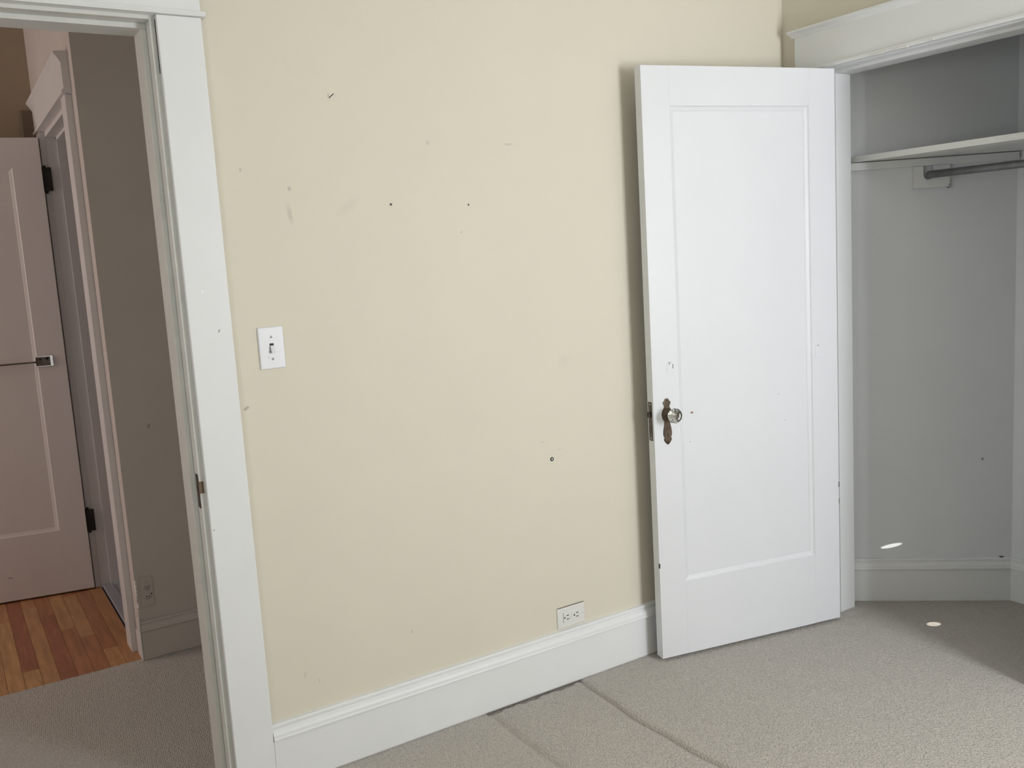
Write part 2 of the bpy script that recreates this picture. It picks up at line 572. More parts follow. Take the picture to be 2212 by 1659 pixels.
for i, (width, loc, rz) in enumerate([(0.66, (-0.46, YB, WZ0), 0.0), (0.80, (XL, -1.55, WZ0), -math.pi / 2)]):
    w = thing('window_%d' % (i + 1), ['white sash window facing the open closet door', 'added white sash window opposite the closet, for fill light'][i], 'window', loc, rz, 'structure')
    hw, hh = width / 2, WZ1 - WZ0
    bm = bmesh.new()
    for lo, hi in (((-hw, -0.10, 0), (-hw + 0.04, -0.02, hh)), ((hw - 0.04, -0.10, 0), (hw, -0.02, hh)),
                   ((-hw, -0.10, 0), (hw, -0.02, 0.04)), ((-hw, -0.10, hh - 0.04), (hw, -0.02, hh))):
        add_box(bm, lo, hi)
    bm_obj('window_frame', bm, 'white_trim', w)
    box('meeting_rail', (-hw + 0.04, -0.07, hh / 2 - 0.02), (hw - 0.04, -0.03, hh / 2 + 0.02), 'white_trim', w)
    for z0, z1 in ((0.04, hh / 2 - 0.02), (hh / 2 + 0.02, hh - 0.04)):
        box('pane', (-hw + 0.04, -0.052, z0), (hw - 0.04, -0.048, z1), 'window_glass', w)
    bm = bmesh.new()
    for lo, hi in (((-hw - 0.11, 0, -0.02), (-hw, 0.02, hh)), ((hw, 0, -0.02), (hw + 0.11, 0.02, hh)),
                   ((-hw - 0.11, 0, hh), (hw + 0.11, 0.02, hh + 0.13))):
        add_box(bm, lo, hi, 0.002)
    bm_obj('window_casing', bm, 'white_trim', w)
    box('window_sill', (-hw - 0.13, -0.02, -0.045), (hw + 0.13, 0.05, -0.02), 'white_trim', w, 0.004)

# ------------------------------------------------------------------ baseboards
BASE = [(0, 0), (0.018, 0), (0.020, 0.004), (0.020, 0.1425), (0.0255, 0.1440), (0.0262, 0.1475), (0.0245, 0.152), (0.0235, 0.160),
        (0.0200, 0.1675), (0.0140, 0.1725), (0.0135, 0.1755), (0.0150, 0.178), (0.0150, 0.184), (0.0125, 0.188), (0, 0.189)]


def base(name, p0, p1, n, mat, label, scale=1.0, e0=0.0, e1=0.0):
    o = profile_run(name, p0, p1, n, [(a, b_ * scale) for a, b_ in BASE], mat, None, e0, e1)
    return tag(o, label, 'baseboard', 'structure')


base('baseboard_far', (CAS_R, 0, 0), (0, 0, 0), (0, -1, 0), 'white_trim', 'tall white moulded baseboard along the beige wall')
base('baseboard_right', (0, 0, 0), (0, -0.075, 0), (-1, 0, 0), 'white_trim', 'short white baseboard in the corner behind the closet door')
base('baseboard_far_left', (XL, 0, 0), (DW0 - 0.135, 0, 0), (0, -1, 0), 'white_trim', 'white baseboard left of the hall doorway')
base('baseboard_right_near', (0, CY1 - 0.115, 0), (0, YB, 0), (-1, 0, 0), 'white_trim', 'white baseboard between the closet and the window wall')


# ------------------------------------------------------------------ hall doorway trim
HEAD = [(0, 0), (0.029, 0.001), (0.032, 0.006), (0.030, 0.013), (0.0215, 0.016), (0.0215, 0.128), (0.028, 0.133),
        (0.032, 0.142), (0.044, 0.152), (0.044, 0.160), (0, 0.162)]
trim1 = thing('trim_1', 'white flat casing and stepped jamb of the doorway to the hall', 'door casing', (0, 0, 0), kind='structure')
HB = 2.094
box('casing', (CAS_L, -0.0205, 0), (CAS_R, 0.0, HB), 'white_casing', trim1, 0.0025)
box('casing', (DW0 - 0.122, -0.0205, 0), (DW0 - 0.013, 0.0, HB), 'white_casing', trim1, 0.0025)
profile_run('header', (DW0 - 0.13, 0, HB), (CAS_R + 0.010, 0, HB), (0, -1, 0), HEAD[:4] + [(0, 0.014)], 'white_casing', trim1)
profile_run('header', (DW0 - 0.122, 0, HB + 0.0142), (CAS_R, 0, HB + 0.0142), (0, -1, 0), [(0, 0), (0.0215, 0), (0.0215, 0.115), (0.03, 0.12), (0.044, 0.142), (0.044, 0.15), (0, 0.15)], 'white_casing', trim1)
# right jamb: jamb board and door stop
box('jamb', (JX, -0.001, 0), (JX + 0.02, WT + 0.002, HZ + 0.02), 'jamb_white', trim1, 0.0015)
box('door_stop', (SX, 0.042, 0), (JX, WT, HZ - 0.013), 'jamb_white', trim1, 0.0015)
box('jamb', (DW0 - 0.02, -0.001, 0), (DW0, WT + 0.002, HZ + 0.02), 'jamb_white', trim1, 0.0015)
box('door_stop', (DW0, 0.042, 0), (DW0 + 0.013, WT, HZ - 0.013), 'jamb_white', trim1, 0.0015)
box('head_jamb', (DW0, -0.001, HZ), (JX, WT + 0.002, HZ + 0.02), 'jamb_white', trim1, 0.0015)
box('head_stop', (DW0, 0.042, HZ - 0.013), (JX, WT, HZ), 'jamb_white', trim1, 0.0015)
# strike plate let into the jamb
sk = box('strike_plate', (JX - 0.0012, 0.006, 0.838), (JX, 0.030, 0.930), 'dark_bronze', trim1, 0.0)
box('strike_lip', (JX - 0.0015, -0.0025, 0.880), (JX + 0.010, 0.008, 0.912), 'brass_dark', sk)
box('strike_hole', (JX - 0.0017, 0.012, 0.885), (JX - 0.0011, 0.024, 0.905), 'black', sk)
box('joint_crack', (CAS_L - 0.0012, -0.006, 1.955), (CAS_L + 0.0002, -0.003, 2.085), 'black', trim1)

# ------------------------------------------------------------------ closet trim
trim2 = thing('trim_2', 'white casing, headboard and jamb of the closet opening', 'door casing', (0, 0, 0), kind='structure')
CB = 2.052
box('casing', (-0.0205, CY0 + 0.006, 0), (0.0, -0.075, CB), 'white_trim', trim2, 0.0025)
box('casing', (-0.0205, CY1 - 0.115, 0), (0.0, CY1 - 0.006, CB), 'white_trim', trim2, 0.0025)
profile_run('header_bead', (0, -0.070, CB), (0, CY1 - 0.122, CB), (-1, 0, 0), HEAD[:4] + [(0, 0.014)], 'white_trim', trim2)
profile_run('header', (0, -0.075, CB + 0.0142), (0, CY1 - 0.115, CB + 0.0142), (-1, 0, 0), [(0, 0), (0.0215, 0), (0.0215, 0.1168), (0, 0.1168)], 'white_trim', trim2)
profile_run('header_cap', (0, -0.075, CB + 0.131), (0, CY1 - 0.115, CB + 0.131), (-1, 0, 0),
            [(0, 0), (0.0225, 0), (0.0255, 0.004), (0.029, 0.010), (0.037, 0.016), (0.040, 0.018), (0.040, 0.025), (0, 0.027)], 'white_trim', trim2, 0.55, 0.55)
box('jamb', (-0.001, CY0, 0), (CT, CY0 + 0.02, CHZ), 'white_trim', trim2, 0.0012)
box('door_stop', (0.043, CY0 - 0.013, 0), (CT, CY0, CHZ - 0.012), 'white_trim', trim2, 0.0012)
box('jamb', (-0.001, CY1 - 0.02, 0), (CT, CY1, CHZ), 'white_trim', trim2, 0.0012)
box('door_stop', (0.043, CY1, 0), (CT, CY1 + 0.013, CHZ - 0.012), 'white_trim', trim2, 0.0012)
box('head_jamb', (-0.001, CY1 - 0.02, CHZ), (CT, CY0 + 0.02, CHZ + 0.02), 'white_trim', trim2, 0.0012)
box('head_stop', (0.043, CY1, CHZ - 0.012), (CT, CY0, CHZ), 'white_trim', trim2, 0.0012)
for k, (yy, ln) in enumerate([(-0.42, 0.035), (-0.455, 0.012), (-0.50, 0.045), (-0.62, 0.018)]):
    box('paint_chip', (-0.0345, yy - ln, CB - 0.001 + 0.002 * (k % 2)), (-0.026, yy, CB + 0.004), 'plaster_chip', trim2)

# ------------------------------------------------------------------ closet shell
DN = Vector((-0.651, -0.759, 0)).normalized()      # out of the angled wall
DD = Vector((0.759, -0.651, 0)).normalized()       # along it
CW = -0.00315
XBK = 0.634
P_corner = Vector((XBK, (CW - DN.x * XBK) / DN.y, 0))
P_left = Vector((CT, (CW - DN.x * CT) / DN.y, 0))
bm = bmesh.new()
extrude_poly(bm, [P_left, P_corner, P_corner - DN * 0.1 + DD * 0.1, P_left - DN * 0.1], (0, 0, 0), (0, 0, ZC))
tag(bm_obj('wall_closet_angled', bm, 'closet_wall'), 'pale grey slanting closet wall with shelf cleat and scuffs', 'wall', 'structure')
tag(box('wall_closet_back', (XBK, -1.45, 0), (XBK + 0.1, P_corner.y, ZC), 'closet_wall'), 'pale grey back wall of the closet', 'wall', 'structure')
tag(box('wall_closet_end', (CT, -1.55, 0), (XBK + 0.1, -1.45, ZC), 'closet_wall'), 'pale grey end wall of the closet', 'wall', 'structure')
SB = 0.175 / 0.189
base('baseboard_closet_angled', P_left, P_corner, DN, 'closet_trim', 'grey white moulded baseboard under the slanting closet wall', SB, 0, -0.37)
base('baseboard_closet_back', P_corner, (XBK, -1.45, 0), (-1, 0, 0), 'closet_trim', 'grey white moulded baseboard under the closet back wall', SB, -0.37, 0)
box('baseboard_gap', (0.598, -0.522, 0.1745), (0.616, -0.508, 0.1765), 'black', None)
tag(bpy.data.objects['baseboard_gap'], 'small dark gap on top of the closet baseboard corner', 'gap', 'structure')

# shelf, cleats, hook board, rod
ZS = 1.727
XSF = 0.185
bm = bmesh.new()
yA = (CW - DN.x * XSF) / DN.y
extrude_poly(bm, [(XSF, yA, 0), (XSF, -1.45, 0), (XBK, -1.45, 0), (XBK, P_corner.y, 0)], (0, 0, ZS), (0, 0, ZS + 0.021))
shelf = bm_obj('closet_shelf', bm, 'shelf_white')
tag(shelf, 'white painted board shelf high in the closet', 'shelf')


def along(p, a, n, z):
    q = p + DD * a + DN * n
    return Vector((q.x, q.y, z))


def oriented_box(name, a0, a1, n0, n1, z0, z1, mat, parent=None, bevel=0.0):
    bm_ = bmesh.new()
    add_box(bm_, (a0, n0, z0), (a1, n1, z1), bevel)
    m_ = frame(DD, DN, (0, 0, 1), P_left)
    bmesh.ops.transform(bm_, matrix=m_, verts=bm_.verts)
    if m_.to_3x3().determinant() < 0:
        bmesh.ops.reverse_faces(bm_, faces=bm_.faces)
    return bm_obj(name, bm_, mat, parent)


LD = (P_corner - P_left).length
tag(oriented_box('shelf_cleat', 0.0, LD, 0, 0.020, 1.696, ZS - 0.003, 'closet_trim', None, 0.001), 'pale wooden cleat under the shelf on the slanting closet wall', 'cleat')
tag(box('shelf_cleat', (XBK - 0.02, -1.45, 1.696), (XBK, P_corner.y - 0.03, ZS - 0.002), 'closet_trim', None, 0.001), 'pale wooden cleat under the shelf on the closet back wall', 'cleat')
# hook board with a notch for the rod
aC = (Vector((0.373, -0.355, 0)) - P_left).dot(DD)
hook = thing('rod_hook_board', 'white notched board holding the closet rod', 'rod bracket', along(P_left, aC, 0, 1.615))
bm = bmesh.new()
NH = 0.0175
pts = [(-0.052, 0), (0.075, 0), (0.075, 0.080), (NH, 0.080), (NH, 0.046)]
for i in range(1, 8):
    t = math.pi * i / 8
    pts.append((NH * math.cos(t), 0.046 - NH * math.sin(t)))
pts += [(-NH, 0.046), (-NH, 0.080), (-0.052, 0.080)]
v3 = [Vector((DD.x * a, DD.y * a, z)) for a, z in pts]
extrude_poly(bm, v3, DN * 0.0005, DN * 0.024)
bm_obj('board', bm, 'closet_trim', hook)
bm = bmesh.new()
add_box(bm, (-0.0012, 0.0, 0), (0.0012, 0.0255, 0.016))
bmesh.ops.transform(bm, matrix=frame(DD, DN, (0, 0, 1), DD * 0.073 + Vector((0, 0, -0.006))), verts=bm.verts)
bm_obj('nail', bm, 'threshold_grey', hook)
rod = thing('closet_rod', 'dark grey metal hanging rod below the closet shelf', 'closet rod', (0.373, -0.349, 1.662))
m_ = frame((1, 0, 0), (0, 0, 1), (0, -1, 0))
lathe('tube', [(0.0, 0.0), (0.011, 0.0), (0.0138, 0.004), (0.0138, 1.09), (0, 1.09)], 24, 'rod_grey', rod, True, m_)

# ------------------------------------------------------------------ closet door (open, hinged on the closet jamb)
DL, DT, DZ0, DZ1 = 0.775, 0.040, 0.012, 2.042
dang = math.radians(168.5)
# local frame: x from the hinge edge to the free edge, y out of the visible face, z up
door = thing('door_1', 'white single panel closet door standing open with glass knob', 'door', (-0.0245, -0.2515, 0), 0.0, 'structure')
dx = Vector((math.cos(dang), math.sin(dang), 0))
dn = Vector((-0.19934, -0.97993, 0)).normalized()
door.rotation_euler = (0, 0, dang)       # local y then points to -dn or +dn; checked below
ysgn = 1.0 if Vector((-math.sin(dang), math.cos(dang), 0)).dot(dn) > 0 else -1.0


def Y(v):
    return v * ysgn


def dbox(name, x0, x1, y0, y1, z0, z1, mat, parent=None, bevel=0.0):
    a, b_ = sorted((Y(y0), Y(y1)))
    return box(name, (x0, a, z0), (x1, b_, z1), mat, parent or door, bevel)


def panel_door(root, mat, DL, DT, z0, z1, px0, px1, pz0, pz1, sgn):
    def B(name, x0, x1, y0, y1, za, zb, bev=0.0009):
        a, b_ = sorted((y0 * sgn, y1 * sgn))
        return box(name, (x0, a, za), (x1, b_, zb), mat, root, bev)
    B('stile', 0, px0, -DT, 0, z0, z1)
    B('stile', px1, DL, -DT, 0, z0, z1)
    # rails are let in a hair behind the stiles
    B('rail', px0, px1, -DT + 0.0001, -0.0001, pz1, z1, 0.0)
    B('rail', px0, px1, -DT + 0.0001, -0.0001, z0, pz0, 0.0)
    B('panel', px0 - 0.002, px1 + 0.002, -DT / 2 - 0.006, -DT / 2 + 0.009, pz0 - 0.002, pz1 + 0.002, 0)
    # sloped moulding round the panel, both faces
    for face in (1, -1):
        bm_ = bmesh.new()
        yo = -0.0012 if face > 0 else -DT + 0.0012
        yi = -DT / 2 + 0.0095 if face > 0 else -DT / 2 - 0.0065
        w = 0.017
        loops = []
        for ins, yy in ((0.0, yo), (0.003, yo * 0.6 + yi * 0.4), (0.010, yo * 0.3 + yi * 0.7), (0.012, yo * 0.25 + yi * 0.75), (w, yi)):
            loops.append([bm_.verts.new((x, yy * sgn, z)) for x, z in ((px0 + ins, pz0 + ins), (px1 - ins, pz0 + ins), (px1 - ins, pz1 - ins), (px0 + ins, pz1 - ins))])
        for A, Bq in zip(loops, loops[1:]):
            for i in range(4):
                j = (i + 1) % 4
                bm_.faces.new((A[i], A[j], Bq[j], Bq[i]))
        bm_obj('panel_moulding', bm_, mat, root)


panel_door(door, 'white_door', DL, DT, DZ0, DZ1, 0.113, 0.671, 0.279, 1.914, ysgn)

# escutcheon outline: (height above its bottom, half width) in metres
U = 0.000262
half = [(805, 0), (806, 12), (815, 26), (832, 34), (842, 38), (850, 55), (862, 55), (882, 42), (905, 38), (930, 42), (950, 58), (972, 70), (1000, 77),
        (1030, 78), (1055, 73), (1080, 64), (1100, 48), (1112, 42), (1150, 44), (1180, 50), (1215, 58), (1250, 63), (1285, 63), (1305, 58), (1325, 45),
        (1338, 42), (1346, 56), (1358, 56), (1378, 46), (1395, 32), (1410, 18), (1419, 8), (1420, 0)]
EX, EZ0 = 0.7235, 0.781


def plate_pts(sc=1.0):
    L_ = [(-h * U * sc, EZ0 + 0.081 + ((1420 - t) * U - 0.081) * sc) for t, h in half]
    R_ = [(h * U * sc, z) for (_, z), (t, h) in zip(L_, half)]
    return L_[0:1] + R_[1:-1] + L_[-1:] + list(reversed(L_[1:-1]))


bm = bmesh.new()
p_out, p_in = plate_pts(), plate_pts(0.93)
va = [bm.verts.new((EX + a, Y(0.0), z)) for a, z in p_out]
vb = [bm.verts.new((EX + a, Y(0.0018), z)) for a, z in p_out]
vc = [bm.verts.new((EX + a, Y(0.0032), z)) for a, z in p_in]
n = len(va)
for i in range(n):
    j = (i + 1) % n
    bm.faces.new((va[i], va[j], vb[j], vb[i]))
    bm.faces.new((vb[i], vb[j], vc[j], vc[i]))
bm.faces.new(vc)
bm.faces.new(list(reversed(va)))
esc = bm_obj('escutcheon', bm, 'bronze', door)
KZ = 0.8885
kf = frame((1, 0, 0), (0, 0, 1), (0, ysgn, 0), (EX, 0, KZ))
lathe('rosette', [(0.0195, 0.002), (0.0195, 0.006), (0.017, 0.0085), (0.0125, 0.010), (0.0125, 0.017), (0.009, 0.019), (0.0, 0.019)], 24, 'bronze', esc, True, kf)
# keyhole
bm = bmesh.new()
kh = [(0.0026 * math.cos(t), 0.819 + 0.0026 * math.sin(t)) for t in [math.radians(a) for a in range(-60, 241, 30)]]
kh += [(-0.0021, 0.806), (0.0021, 0.806)]
extrude_poly(bm, [(EX + a, 0, z) for a, z in kh], (0, Y(0.0028), 0), (0, Y(0.0036), 0))
bm_obj('keyhole', bm, 'black', esc)
for zz in (0.9355, 0.7905):
    lathe('screw', [(0.0032, 0.003), (0.0032, 0.0042), (0.0, 0.0046)], 12, 'dark_bronze', esc, True, frame((1, 0, 0), (0, 0, 1), (0, ysgn, 0), (EX, 0, zz)))
knob = lathe('knob_shank', [(0.0085, 0.016), (0.0085, 0.026), (0.0125, 0.029), (0.0135, 0.034), (0.0, 0.034)], 24, 'brass_dark', door, True, kf)
lathe('glass_knob', [(0.0, 0.0345), (0.0135, 0.0345), (0.0165, 0.038), (0.0235, 0.045), (0.0262, 0.053), (0.0255, 0.060), (0.0215, 0.066),
                     (0.014, 0.0685), (0.0, 0.069)], 12, 'knob_glass', knob, False, kf)
lathe('knob_rose', [(0.012, 0.0352), (0.004, 0.039), (0.0, 0.041)], 8, 'chrome', knob, False, kf)
# lock face plate and latch on the free edge
ya, yb = sorted((Y(-0.033), Y(-0.010)))
lp = box('lock_face_plate', (DL - 0.0005, ya, 0.797), (DL + 0.0014, yb, 0.932), 'steel_plate', door)
yc = (ya + yb) / 2
box('latch_bolt', (DL, yc - 0.006, 0.878), (DL + 0.010, yc + 0.006, 0.897), 'dark_bronze', lp, 0.001)
for zz in (0.805, 0.924):
    lathe('screw', [(0.003, 0.001), (0.003, 0.002), (0, 0.0024)], 10, 'screw_steel', lp, True, frame((0, 1, 0), (0, 0, 1), (1, 0, 0), (DL, yc, zz)))
# matching plate and knob on the face towards the wall
bk = frame((1, 0, 0), (0, 0, 1), (0, -ysgn, 0), (EX, Y(-DT), KZ))
es2 = dbox('back_plate', EX - 0.014, EX + 0.014, -DT - 0.002, -DT, EZ0 + 0.01, EZ0 + 0.155, 'bronze')
lathe('back_knob', [(0.008, 0.001), (0.008, 0.013), (0.016, 0.018), (0.021, 0.026), (0.019, 0.032), (0.0, 0.035)], 12, 'knob_glass', es2, False, bk)
# painted-over filler discs of former hardware
bm = bmesh.new()
ov = [(0.7065 + 0.0115 * math.cos(t), 1.0435 + (0.010 if math.sin(t) > 0 else -0.008) + 0.0105 * math.sin(t)) for t in [2 * math.pi * i / 24 for i in range(24)]]
extrude_poly(bm, [(a, 0, z) for a, z in ov], (0, Y(-0.0005), 0), (0, Y(0.0012), 0))
fp = bm_obj('filled_lock_hole', bm, 'white_door', door)
dbox('crack', 0.693, 0.6945, 0.0, 0.0015, 1.042, 1.057, 'dark_gap', fp)
dbox('crack', 0.700, 0.712, 0.0, 0.0015, 1.0635, 1.0645, 'dark_gap', fp)
dbox('pin_hole', 0.7055, 0.7085, 0.0, 0.0016, 1.0575, 1.0615, 'black', fp)
bm = bmesh.new()
ov = [(0.0867 + 0.013 * math.cos(t), 1.0435 + (0.010 if math.sin(t) > 0 else -0.010) + 0.013 * math.sin(t)) for t in [2 * math.pi * i / 24 for i in range(24)]]
extrude_poly(bm, [(a, 0, z) for a, z in ov], (0, Y(-0.0005), 0), (0, Y(0.0010), 0))
fp = bm_obj('filled_bolt_plate', bm, 'white_door', door)
dbox('pin_hole', 0.0852, 0.0875, 0.0, 0.0014, 1.066, 1.069, 'black', fp)
dbox('edge_chip', DL - 0.003, DL + 0.0006, -0.004, 0.0006, 0.345, 0.362, 'dark_gap')
# hinges with painted knuckles
for zz in (0.50, 1.78):
    hg = lathe('hinge_knuckle', [(0, zz - 0.045), (0.0055, zz - 0.045), (0.0055, zz + 0.045), (0.003, zz + 0.048), (0.0, zz + 0.052)], 14, 'white_trim', door, True,
               Matrix.Translation((-0.008, Y(-DT - 0.001), 0)))
    dbox('hinge_leaf', -0.0015, 0.0002, -0.034, -0.006, zz - 0.045, zz + 0.045, 'white_trim', hg)
dbox('chipped_paint', -0.0018, 0.0012, -0.004, 0.0005, 0.525, 0.545, 'dark_gap')
dbox('chipped_paint', -0.0018, 0.0010, -0.004, 0.0005, 0.462, 0.480, 'crease_dirt')

# ------------------------------------------------------------------ light switch
sw = thing('light_switch', 'white toggle light switch on the beige wall beside the doorway', 'light switch', (-2.083, 0, 1.188))
SWW, SWH = 0.070, 0.1145


def wall_plate(root, w, h, mat, t=0.006):
    bm_ = bmesh.new()
    add_box(bm_, (0, -t, 0), (w, 0, h))
    es = [e for e in bm_.edges if all(v.co.y < -t / 2 for v in e.verts)]
    bmesh.ops.bevel(bm_, geom=es, offset=0.0042, segments=4, affect='EDGES', profile=0.6)
    return bm_obj('plate', bm_, mat, root)


wall_plate(sw, SWW, SWH, 'plate_white')
cx_, cz_ = SWW / 2, SWH / 2
fr = box('toggle_frame', (cx_ - 0.0055, -0.0066, cz_ - 0.0125), (cx_ + 0.0055, -0.0055, cz_ + 0.0125), 'dark_gap', sw)
bm = bmesh.new()
extrude_poly(bm, [(0, -0.0060, cz_ + 0.0070), (0, -0.0080, cz_ + 0.0060), (0, -0.0185, cz_ - 0.0105), (0, -0.0170, cz_ - 0.0140), (0, -0.0150, cz_ - 0.0140), (0, -0.0060, cz_ - 0.0080)], (cx_ - 0.0043, 0, 0), (cx_ + 0.0043, 0, 0))
bm_obj('toggle', bm, 'plate_white', sw)
for zz in (cz_ + 0.030, cz_ - 0.030):
    s_ = lathe('screw', [(0.0034, 0.0056), (0.0034, 0.0066), (0.0, 0.0072)], 14, 'screw_steel', sw, True, frame((1, 0, 0), (0, 0, 1), (0, -1, 0), (cx_, 0, zz)))
    box('screw_slot', (cx_ - 0.0005, -0.0074, zz - 0.003), (cx_ + 0.0005, -0.0062, zz + 0.003), 'dark_gap', s_)
box('stain_speck', (cx_ - 0.0115, -0.0062, cz_ - 0.0265), (cx_ - 0.0100, -0.0058, cz_ - 0.0245), 'dark_gap', sw)

# ------------------------------------------------------------------ sideways outlet above the baseboard
ot = thing('wall_outlet', 'off white sideways double outlet just above the white baseboard', 'outlet', (-1.162, 0, 0.195))
OW, OH = 0.1145, 0.070
wall_plate(ot, OW, OH, 'plate_ivory', 0.0055)
ins = box('receptacle', (OW / 2 - 0.0335, -0.0066, OH / 2 - 0.0165), (OW / 2 + 0.0335, -0.0050, OH / 2 + 0.0165), 'plate_ivory', ot, 0.0006)
box('receptacle_gap', (OW / 2 - 0.0346, -0.0058, OH / 2 - 0.0172), (OW / 2 - 0.0334, -0.0052, OH / 2 + 0.0172), 'dark_gap', ot)
for sx in (-1, 1):
    bxm = OW / 2 + (-0.0195 if sx < 0 else 0.0205)
    for dz in (0.0064, -0.0064):
        box('slot', (bxm - 0.0010, -0.0072, OH / 2 + dz - 0.0013), (bxm + 0.0080, -0.0064, OH / 2 + dz + 0.0013), 'black', ins)
    lathe('ground_hole', [(0.0028, 0.0062), (0.0028, 0.0072), (0.0, 0.0072)], 12, 'black', ins, True, frame((1, 0, 0), (0, 0, 1), (0, -1, 0), (bxm - 0.0090, 0, OH / 2)))
for k in (-1, 1):
    box('test_button', (OW / 2 + 0.0042 * k - 0.0034 + 0.0005, -0.0078, OH / 2 - 0.0075), (OW / 2 + 0.0042 * k + 0.0034 - 0.0005 + 0.0005, -0.0064, OH / 2 + 0.0075), 'plate_ivory', ins, 0.0005)
for xx in (0.0085, OW - 0.0085):
    lathe('screw', [(0.0028, 0.0052), (0.0028, 0.0060), (0.0, 0.0064)], 12, 'plate_ivory', ot, True, frame((1, 0, 0), (0, 0, 1), (0, -1, 0), (xx, 0, OH / 2)))
box('paint_gap', (0.004, -0.0025, OH), (OW - 0.001, 0.0, OH + 0.0022), 'crease_dirt', ot)

# ------------------------------------------------------------------ nails and holes of the beige wall
nl = thing('picture_nail', 'bent picture nail high on the beige wall', 'nail', (-1.82, 0, 1.915))
for k, (pa, pb, r_) in enumerate([((0, 0.0, 0), (0.001, -0.012, 0.003), 0.0012), ((0.001, -0.012, 0.003), (0.007, -0.016, 0.008), 0.0011)]):
    d_ = Vector(pb) - Vector(pa)
    mt_ = Matrix.Translation(pa) @ d_.to_track_quat('Z', 'Y').to_matrix().to_4x4()
    lathe(['shaft', 'bent_tip'][k], [(0, 0), (r_, 0), (r_, d_.length), (0, d_.length)], 10, 'hinge_black', nl, True, mt_)
for lab, x_, z_, r_ in (('black screw hole in the beige wall, nearer the light switch', -1.659, 1.622, 0.0036), ('black screw hole in the beige wall, nearer the closet door', -1.401, 1.616, 0.0029)):
    tag(lathe('screw_hole', [(r_, -0.001), (r_, 0.0006), (r_ * 0.6, 0.0004), (0.0, -0.0004)], 14, 'black', None, True, frame((1, 0, 0), (0, 0, 1), (0, -1, 0), (x_, 0, z_))), lab, 'screw hole', None, 'screw holes in the beige wall')
gr = thing('wall_grommet', 'small black ringed grommet low on the beige wall above the outlet', 'grommet', (-1.146, 0, 0.782))
gm = frame((1, 0, 0), (0, 0, 1), (0, -1, 0))
lathe('ring', [(0.0034, 0.0), (0.0036, 0.0018), (0.0050, 0.0028), (0.0064, 0.0018), (0.0068, 0.0)], 20, 'black', gr, True, gm)
lathe('centre', [(0.0036, 0.0), (0.0034, 0.0012), (0.0, 0.0014)], 16, 'plate_white', gr, True, gm)

# ------------------------------------------------------------------ the hall
HY = 1.190                      # hall wall parallel to the beige wall
HX = -2.290                     # its outside corner; the wall with the far door runs back from here
FY = 2.55                       # far end wall of the hall
OY0, OY1 = 1.415, 2.215         # opening of the far door
HT = 0.12
bm = bmesh.new()
add_box(bm, (HX, HY, 0), (0.3, HY + 0.10, ZC))
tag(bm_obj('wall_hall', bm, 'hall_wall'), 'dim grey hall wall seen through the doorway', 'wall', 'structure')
bm = bmesh.new()
add_box(bm, (HX - 0.0005, HY + 0.0005, 0.30), (HX + HT, OY0 - 0.02, ZC))
add_box(bm, (HX - 0.0005, HY + 0.012, 0), (HX + HT, OY0 - 0.02, 0.30))
add_box(bm, (HX, OY1 + 0.02, 0), (HX + HT, FY, ZC))
add_box(bm, (HX, OY0 - 0.02, 2.118), (HX + HT, OY1 + 0.02, ZC))
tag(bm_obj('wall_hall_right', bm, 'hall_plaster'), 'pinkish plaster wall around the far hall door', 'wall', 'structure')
tag(box('wall_hall_end', (-5.2, FY, 0), (HX + HT, FY + 0.1, ZC), 'hall_dim_wall'), 'wall at the end of the hall, dimness painted as brown', 'wall', 'structure')
bm = bmesh.new()
add_box(bm, (-5.2, 0.0, 0), (-5.1, 1.6, ZC))
add_box(bm, (-5.2, 2.5, 0), (-5.1, FY, ZC))
add_box(bm, (-5.2, 1.6, 0), (-5.1, 2.5, 0.95))
add_box(bm, (-5.2, 1.6, 2.2), (-5.1, 2.5, ZC))
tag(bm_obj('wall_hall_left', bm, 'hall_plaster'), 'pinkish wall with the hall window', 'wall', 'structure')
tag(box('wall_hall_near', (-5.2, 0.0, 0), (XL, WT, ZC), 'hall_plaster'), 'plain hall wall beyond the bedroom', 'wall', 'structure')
wn = thing('window_3', 'small white window at the end of the hall', 'window', (-5.15, 2.05, 0.95), kind='structure')
bm = bmesh.new()
for lo, hi in (((-0.04, -0.45, 0), (0.04, -0.41, 1.25)), ((-0.04, 0.41, 0), (0.04, 0.45, 1.25)), ((-0.04, -0.45, 0), (0.04, 0.45, 0.04)), ((-0.04, -0.45, 1.21), (0.04, 0.45, 1.25)), ((-0.03, -0.41, 0.60), (0.03, 0.41, 0.64))):
    add_box(bm, lo, hi)
bm_obj('window_frame', bm, 'hall_trim', wn)
# the room behind the far door: one small closed space
bm = bmesh.new()
add_box(bm, (HX + HT, HY + 0.1, 0), (HX + HT + 1.3, HY + 0.15, ZC))
add_box(bm, (HX + HT, FY, 0), (HX + HT + 1.3, FY + 0.1, ZC))
add_box(bm, (HX + HT + 1.3, HY + 0.1, 0), (HX + HT + 1.4, FY + 0.1, ZC))
tag(bm_obj('wall_side_room', bm, 'hall_trim'), 'pale walls of the small room behind the far hall door', 'wall', 'structure')
tag(box('floor_side_room', (HX + 0.055, HY + 0.10, -0.02), (HX + HT + 1.3, FY, 0.001), 'tile_grey'), 'pale grey floor behind the far hall door', 'floor', 'structure')

